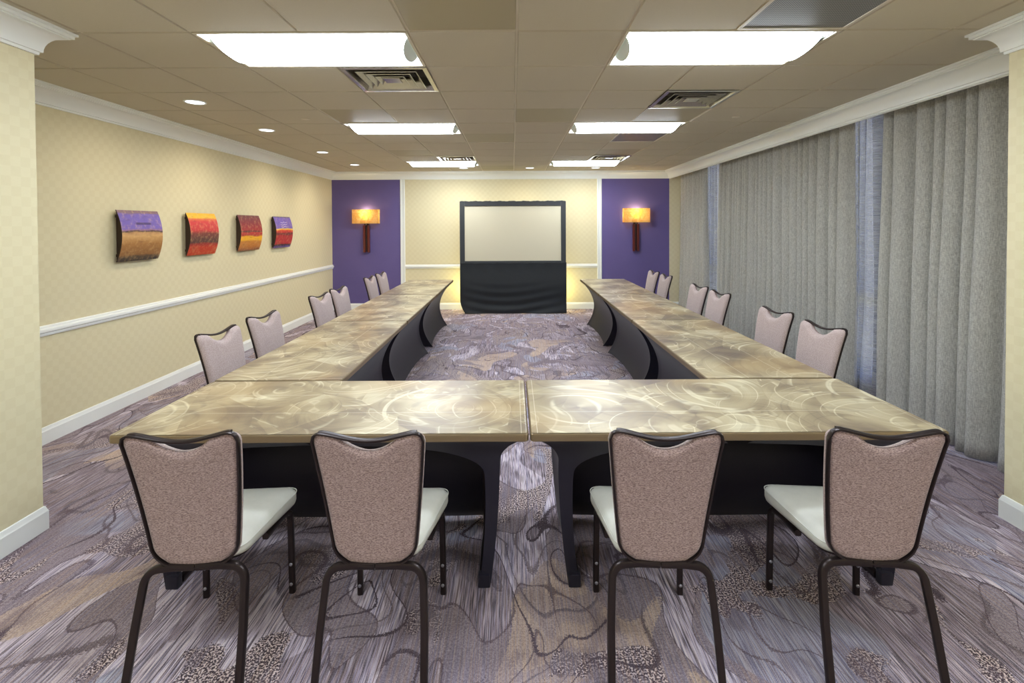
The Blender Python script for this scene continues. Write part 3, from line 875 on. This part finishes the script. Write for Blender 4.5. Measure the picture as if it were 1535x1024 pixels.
# skirt: cloth with soft drag folds
NX, NZ = 110, 60; rows = []
for i in range(NZ + 1):
    t = i / NZ; z = .965 * (1 - t) + .004; row = []
    for k in range(NX + 1):
        u = k / NX; x = x0 + .0 + (x1 - x0 + .008) * u
        if t > .72: x += (.10 * ((t - .72) / .28) ** 2) * max(0, 1 - u / .12)
        y = -.026 + .006 * math.sin(u * 40 + 2) * max(0, 1 - t * 5) + .012 * math.sin(z * 9)
        sagz = z - .10 * (1 - (2 * u - 1) ** 2) * (-1)
        y -= .030 * max(0, t - .35) * math.sin((sagz) * 38 + 1.5 * math.sin(u * 5)) * math.sin(PI * min(1, max(0, u))) ** .6
        y -= .10 * max(0, t - .78) * (1 + .3 * math.sin(u * 9))
        y += .01 * math.sin(u * 17 + 3 * t) * t
        row.append((x, y, z))
    rows.append(row)
f = MB(); f.loft(rows, caps=False, close=False)
sk = f.build('skirt', M['blackcloth'], r, smooth=True)
md = sk.modifiers.new('thickness', 'SOLIDIFY'); md.thickness = .002
f = MB()
for x in (-.9, .9):
    f.bbox(x - .015, x + .015, .03, .06, .012, 1.6, .003); f.bbox(x - .02, x + .02, -.02, .34, 0.001, .02, .003)
f.build('stand_leg', M['frame'], r)
for x in (-.93, .93):
    ld = bpy.data.lights.new('floor_uplight', 'POINT'); ld.energy = L_UP; ld.color = (1, .86, .32); ld.shadow_soft_size = .06
    lo = bpy.data.objects.new('uplight_lamp', ld); COL.objects.link(lo); lo.location = (x, 9.62, .45)

# ------------------------------------------------------------------ sconces
def make_sconce():
    r = empty('wall_sconce')
    MB().bbox(-.045, .045, -.02, .0, -.45, .05, .003).build('back_plate', M['gap'], r)
    for s in (-1, 1): MB().bbox(s * .042 - .022, s * .042 + .022, -.06, -.012, -.55, -.01, .004).build('wood_slat', M['wood'], r)
    MB().bbox(-.012, .012, -.05, -.018, -.53, -.02, .002).build('core', M['gap'], r)
    MB().lathe([(.012, -.01), (.012, .02), (.02, .022), (.02, .03)], (0, -.06, 0), n=16).build('stem', M['chrome'], r, smooth=True)
    w, d, z0, z1, t = .258, .115, .022, .300, .003
    sh = MB()
    for a, b, c, e_ in ((-w, w, -d - .01, -d - .01 + t), (-w, -w + t, -d - .01 + t, -.008), (w - t, w, -d - .01 + t, -.008)):
        sh.box(a, b, c, e_, z0, z1)
    sh.build('lamp_shade', M['shade'], r)
    bl = MB(); bl.lathe([(.004, .10), (.012, .11), (.022, .135), (.03, .165), (.026, .195), (.012, .21), (.002, .214)], (0, -.06, 0), n=20).build('bulb', M['bulb'], r, smooth=True)
    MB().bbox(-.006, .006, -.066, -.054, .03, .105, .001).build('lamp_holder', M['chrome'], r)
    return r
sc = make_sconce()
for i, (x, lb) in enumerate(((-2.905, 'glowing amber wall sconce on the purple panel at left'), (2.445, 'glowing amber wall sconce on the purple panel at right, beside the curtains'))):
    t = sc if i == 0 else dup(sc, (x, YB - .006, 1.70)); t.location = (x, YB - .006, 1.70)
    tag(t, lb, 'wall lamp', 'amber wall sconces')
    ld = bpy.data.lights.new('sconce_lamp', 'POINT'); ld.energy = L_SCONCE; ld.color = (1, .82, .50); ld.shadow_soft_size = .04
    lo = bpy.data.objects.new('lamp', ld); COL.objects.link(lo); lo.parent = t; lo.location = (0, -.06, .235)

# ------------------------------------------------------------------ curved art panels on the left wall
def mk_art(name, stops, extra=None):
    m = mat(name, (150, 100, 60), .5, spec=.4); g = G(m); o = g.obj(); x = g.xyz(o)
    h = g.math('DIVIDE', g.math('ADD', x[2], .235), .47)
    ns = g.noise(g.map(o, (1, 5, 26)), 1, 4, .6); n2 = g.noise(o, 22, 4, .65)
    hh = g.math('ADD', h, g.math('MULTIPLY', g.math('SUBTRACT', ns, .5), .10))
    c = g.ramp(hh, stops)
    c = g.mix(g.math('MULTIPLY', g.step(n2, .45, .75), .35), c, (230, 190, 130))
    c = g.mix(g.math('MULTIPLY', g.step(g.noise(g.map(o, (1, 9, 40), loc=(4, 4, 4)), 1, 4, .7), .5, .75), .35), c, (80, 40, 30))
    if extra: c = extra(g, o, x, c)
    g.base(c); g.bump(n2, .2, .003)
    return m
def smudge(g, o, x, c):
    a = g.math('SUBTRACT', 1, g.step(g.math('ABSOLUTE', g.math('SUBTRACT', x[2], .112)), .006, .016)); b = g.math('SUBTRACT', 1, g.step(g.math('ABSOLUTE', g.math('SUBTRACT', x[1], .02)), .08, .11))
    return g.mix(g.math('MULTIPLY', g.math('MULTIPLY', a, b), .75), c, (60, 40, 80))
def strokes(g, o, x, c):
    z = g.math('ADD', x[2], g.math('MULTIPLY', g.noise(g.map(o, (1, 12, 1)), 1, 1), .05))
    a = g.step(g.math('SINE', g.math('MULTIPLY', z, 190)), .80, .95)
    b = g.math('MULTIPLY', g.math('SUBTRACT', 1, g.step(g.math('ABSOLUTE', g.math('SUBTRACT', x[2], .115)), .035, .06)), g.math('SUBTRACT', 1, g.step(g.math('ABSOLUTE', x[1]), .07, .12)))
    return g.mix(g.math('MULTIPLY', a, b), c, (235, 225, 235))
PU = (118, 96, 178)
art = [mk_art('purple_and_ochre_painting', [(0, (60, 56, 50)), (.08, (92, 76, 60)), (.12, (150, 104, 60)), (.34, (170, 120, 66)), (.50, (206, 160, 100)), (.56, (186, 140, 90)), (.585, (60, 40, 44)), (.60, (150, 110, 140)), (.64, PU), (.92, (112, 92, 176)), (.96, (130, 100, 110))], smudge),
       mk_art('yellow_red_painting', [(0, (206, 74, 36)), (.18, (200, 60, 38)), (.26, (160, 46, 44)), (.30, (84, 56, 52)), (.38, (96, 60, 54)), (.52, (120, 50, 46)), (.58, (196, 48, 50)), (.80, (206, 52, 52)), (.86, (214, 110, 50)), (.90, (236, 184, 40)), (1, (238, 176, 30))]),
       mk_art('dark_red_and_yellow_painting', [(0, (150, 90, 60)), (.10, (196, 120, 50)), (.26, (206, 130, 50)), (.30, (240, 180, 30)), (.39, (240, 176, 30)), (.43, (170, 44, 40)), (.51, (190, 50, 48)), (.54, (80, 40, 44)), (.58, (160, 36, 44)), (.75, (140, 36, 46)), (1, (104, 50, 56))]),
       mk_art('purple_and_crimson_painting', [(0, PU), (.05, (80, 60, 110)), (.09, (50, 30, 40)), (.12, (190, 40, 50)), (.38, (180, 36, 46)), (.44, (84, 40, 44)), (.50, (190, 36, 44)), (.56, (210, 60, 40)), (.59, (236, 200, 50)), (.62, PU), (.96, (112, 92, 176)), (1, (90, 80, 90))], strokes)]
alab = ['nearest curved art panel on the left wall, purple over ochre', 'second curved art panel, yellow band over red and brown', 'third curved art panel, dark red over yellow and ochre', 'farthest curved art panel, purple over crimson']
M['artside'] = mat('dark_panel_edge', (66, 48, 36), .6)
for i, (ya, yb) in enumerate(((4.44, 4.955), (5.385, 5.90), (6.385, 6.925), (7.335, 7.885))):
    zc = 1.582; hw = (yb - ya) / 2; hh = .236
    r = empty('art_panel', (XL, (ya + yb) / 2, zc)); tag(r, alab[i], 'wall art', 'curved art panels on the left wall')
    def face(off, n=24):
        out = []
        for k in range(n + 1):
            z = -hh + 2 * hh * k / n
            out.append((.040 + .052 * (1 - (z / hh) ** 2) + off, z))
        return out
    fr, bk = face(0), face(-.007)
    p = MB(); ring = [(x, z) for x, z in fr] + [(x, z) for x, z in bk[::-1]]
    p.loft([[(x, y, z) for x, z in ring] for y in (-hw, hw)], mi=1)
    p.loft([[(x + .0006, y, z) for x, z in fr] for y in (-hw, hw)], mi=0, caps=False, close=False)
    p.build('canvas', [art[i], M['artside']], r, smooth=True, angle=.5)
    q = MB(); q.bbox(.0005, .034, -hw + .04, hw - .04, hh - .07, hh - .045, .002); q.bbox(.0005, .034, -hw + .04, hw - .04, -hh + .045, -hh + .07, .002)
    for s in (-1, 1):
        prof = [(x, z) for x, z in face(-.006)]; s0 = s * (hw - .05)
        q.loft([[(.0005, s0, -hh + .01)] + [(x, s0, z * .98) for x, z in prof] + [(.0005, s0, hh - .01)], [(.0005, s0 - s * .02, -hh + .01)] + [(x, s0 - s * .02, z * .98) for x, z in prof] + [(.0005, s0 - s * .02, hh - .01)]])
    q.build('backing_frame', M['artside'], r)

# ------------------------------------------------------------------ curtains
def drape(name, m, y0, y1, xc, amp, period, seed, z0=.012, z1=2.86, flare=0., label=None, cat=None, group=None, tilt=0):
    rnd = random.Random(seed)
    n = int((y1 - y0) / .0085); ys_ = [y0 + (y1 - y0) * i / n for i in range(n + 1)]
    # fold phase with uneven spacing
    ph = [0]; sp = 1
    jit = [rnd.choice((.55, .8, 1.0, 1.35, 1.8)) * rnd.uniform(.85, 1.15) for _ in range(200)]
    am = [rnd.uniform(.55, 1.25) for _ in range(200)]
    for i in range(n):
        fi = int(ph[-1] / (2 * PI)); ph.append(ph[-1] + 2 * PI * (ys_[i + 1] - ys_[i]) / (period * jit[fi % 200]))
    K = 26; rows = []
    p2 = [rnd.uniform(0, 6) for _ in range(6)]
    for k in range(K + 1):
        t = k / K; z = z1 + (z0 - z1) * t; row = []
        for i, y in enumerate(ys_):
            fi = int(ph[i] / (2 * PI)); fr_ = ph[i] / (2 * PI) - fi
            A = am[fi % 200] * (1 - fr_) + am[(fi + 1) % 200] * fr_
            phs = ph[i] + .9 * t * math.sin(y * 3.1 + p2[0]) + .35 * math.sin(t * 5 + y * 7 + p2[1]) * t
            sq = math.sin(phs); sq = math.copysign(abs(sq) ** .75, sq)
            a = amp * A * (.62 + .5 * t)
            x = xc + a * sq + .012 * math.sin(phs * 2.0 + p2[2]) * t + .02 * math.sin(y * 2 + p2[3] + t * 2) * t
            yy = y + .4 * a * math.cos(phs) + flare * t * ((y - (y0 + y1) / 2) / (y1 - y0)) + .01 * math.sin(z * 3 + p2[4]) * t
            row.append((x, yy, z + (.004 * math.sin(phs) if k == K else 0)))
        rows.append(row)
    mb = MB(); mb.loft(rows, caps=False, close=False)
    # turned hem and heading as slightly thicker bands come with the solidified cloth
    o = mb.build(name, m, smooth=True)
    md = o.modifiers.new('cloth', 'SOLIDIFY'); md.thickness = .0018 if 'sheer' in name else .003; md.offset = 0
    tag(o, label, cat, group)
    return o
drape('curtain', M['curtain'], 2.83, 4.36, 3.31, .062, .135, 3, flare=0, label='grey linen curtain nearest the viewer, beside the right pier', cat='curtain', group='grey linen curtains')
drape('curtain', M['curtain'], 4.78, 7.86, 3.31, .060, .125, 5, flare=0, label='wide middle grey linen curtain behind the right row of chairs', cat='curtain', group='grey linen curtains')
drape('curtain', M['curtain'], 8.42, 9.62, 3.31, .058, .13, 8, flare=.05, label='farthest grey linen curtain, beside the purple wall', cat='curtain', group='grey linen curtains')
drape('sheer_curtain', M['sheer'], 3.6, 5.6, 3.48, .065, .15, 11, label='translucent sheer between the nearest and the middle grey curtain', cat='sheer curtain', group='white sheers at the windows')
drape('sheer_curtain', M['sheer'], 7.3, 9.0, 3.48, .065, .15, 14, label='translucent sheer between the middle and the farthest grey curtain', cat='sheer curtain', group='white sheers at the windows')
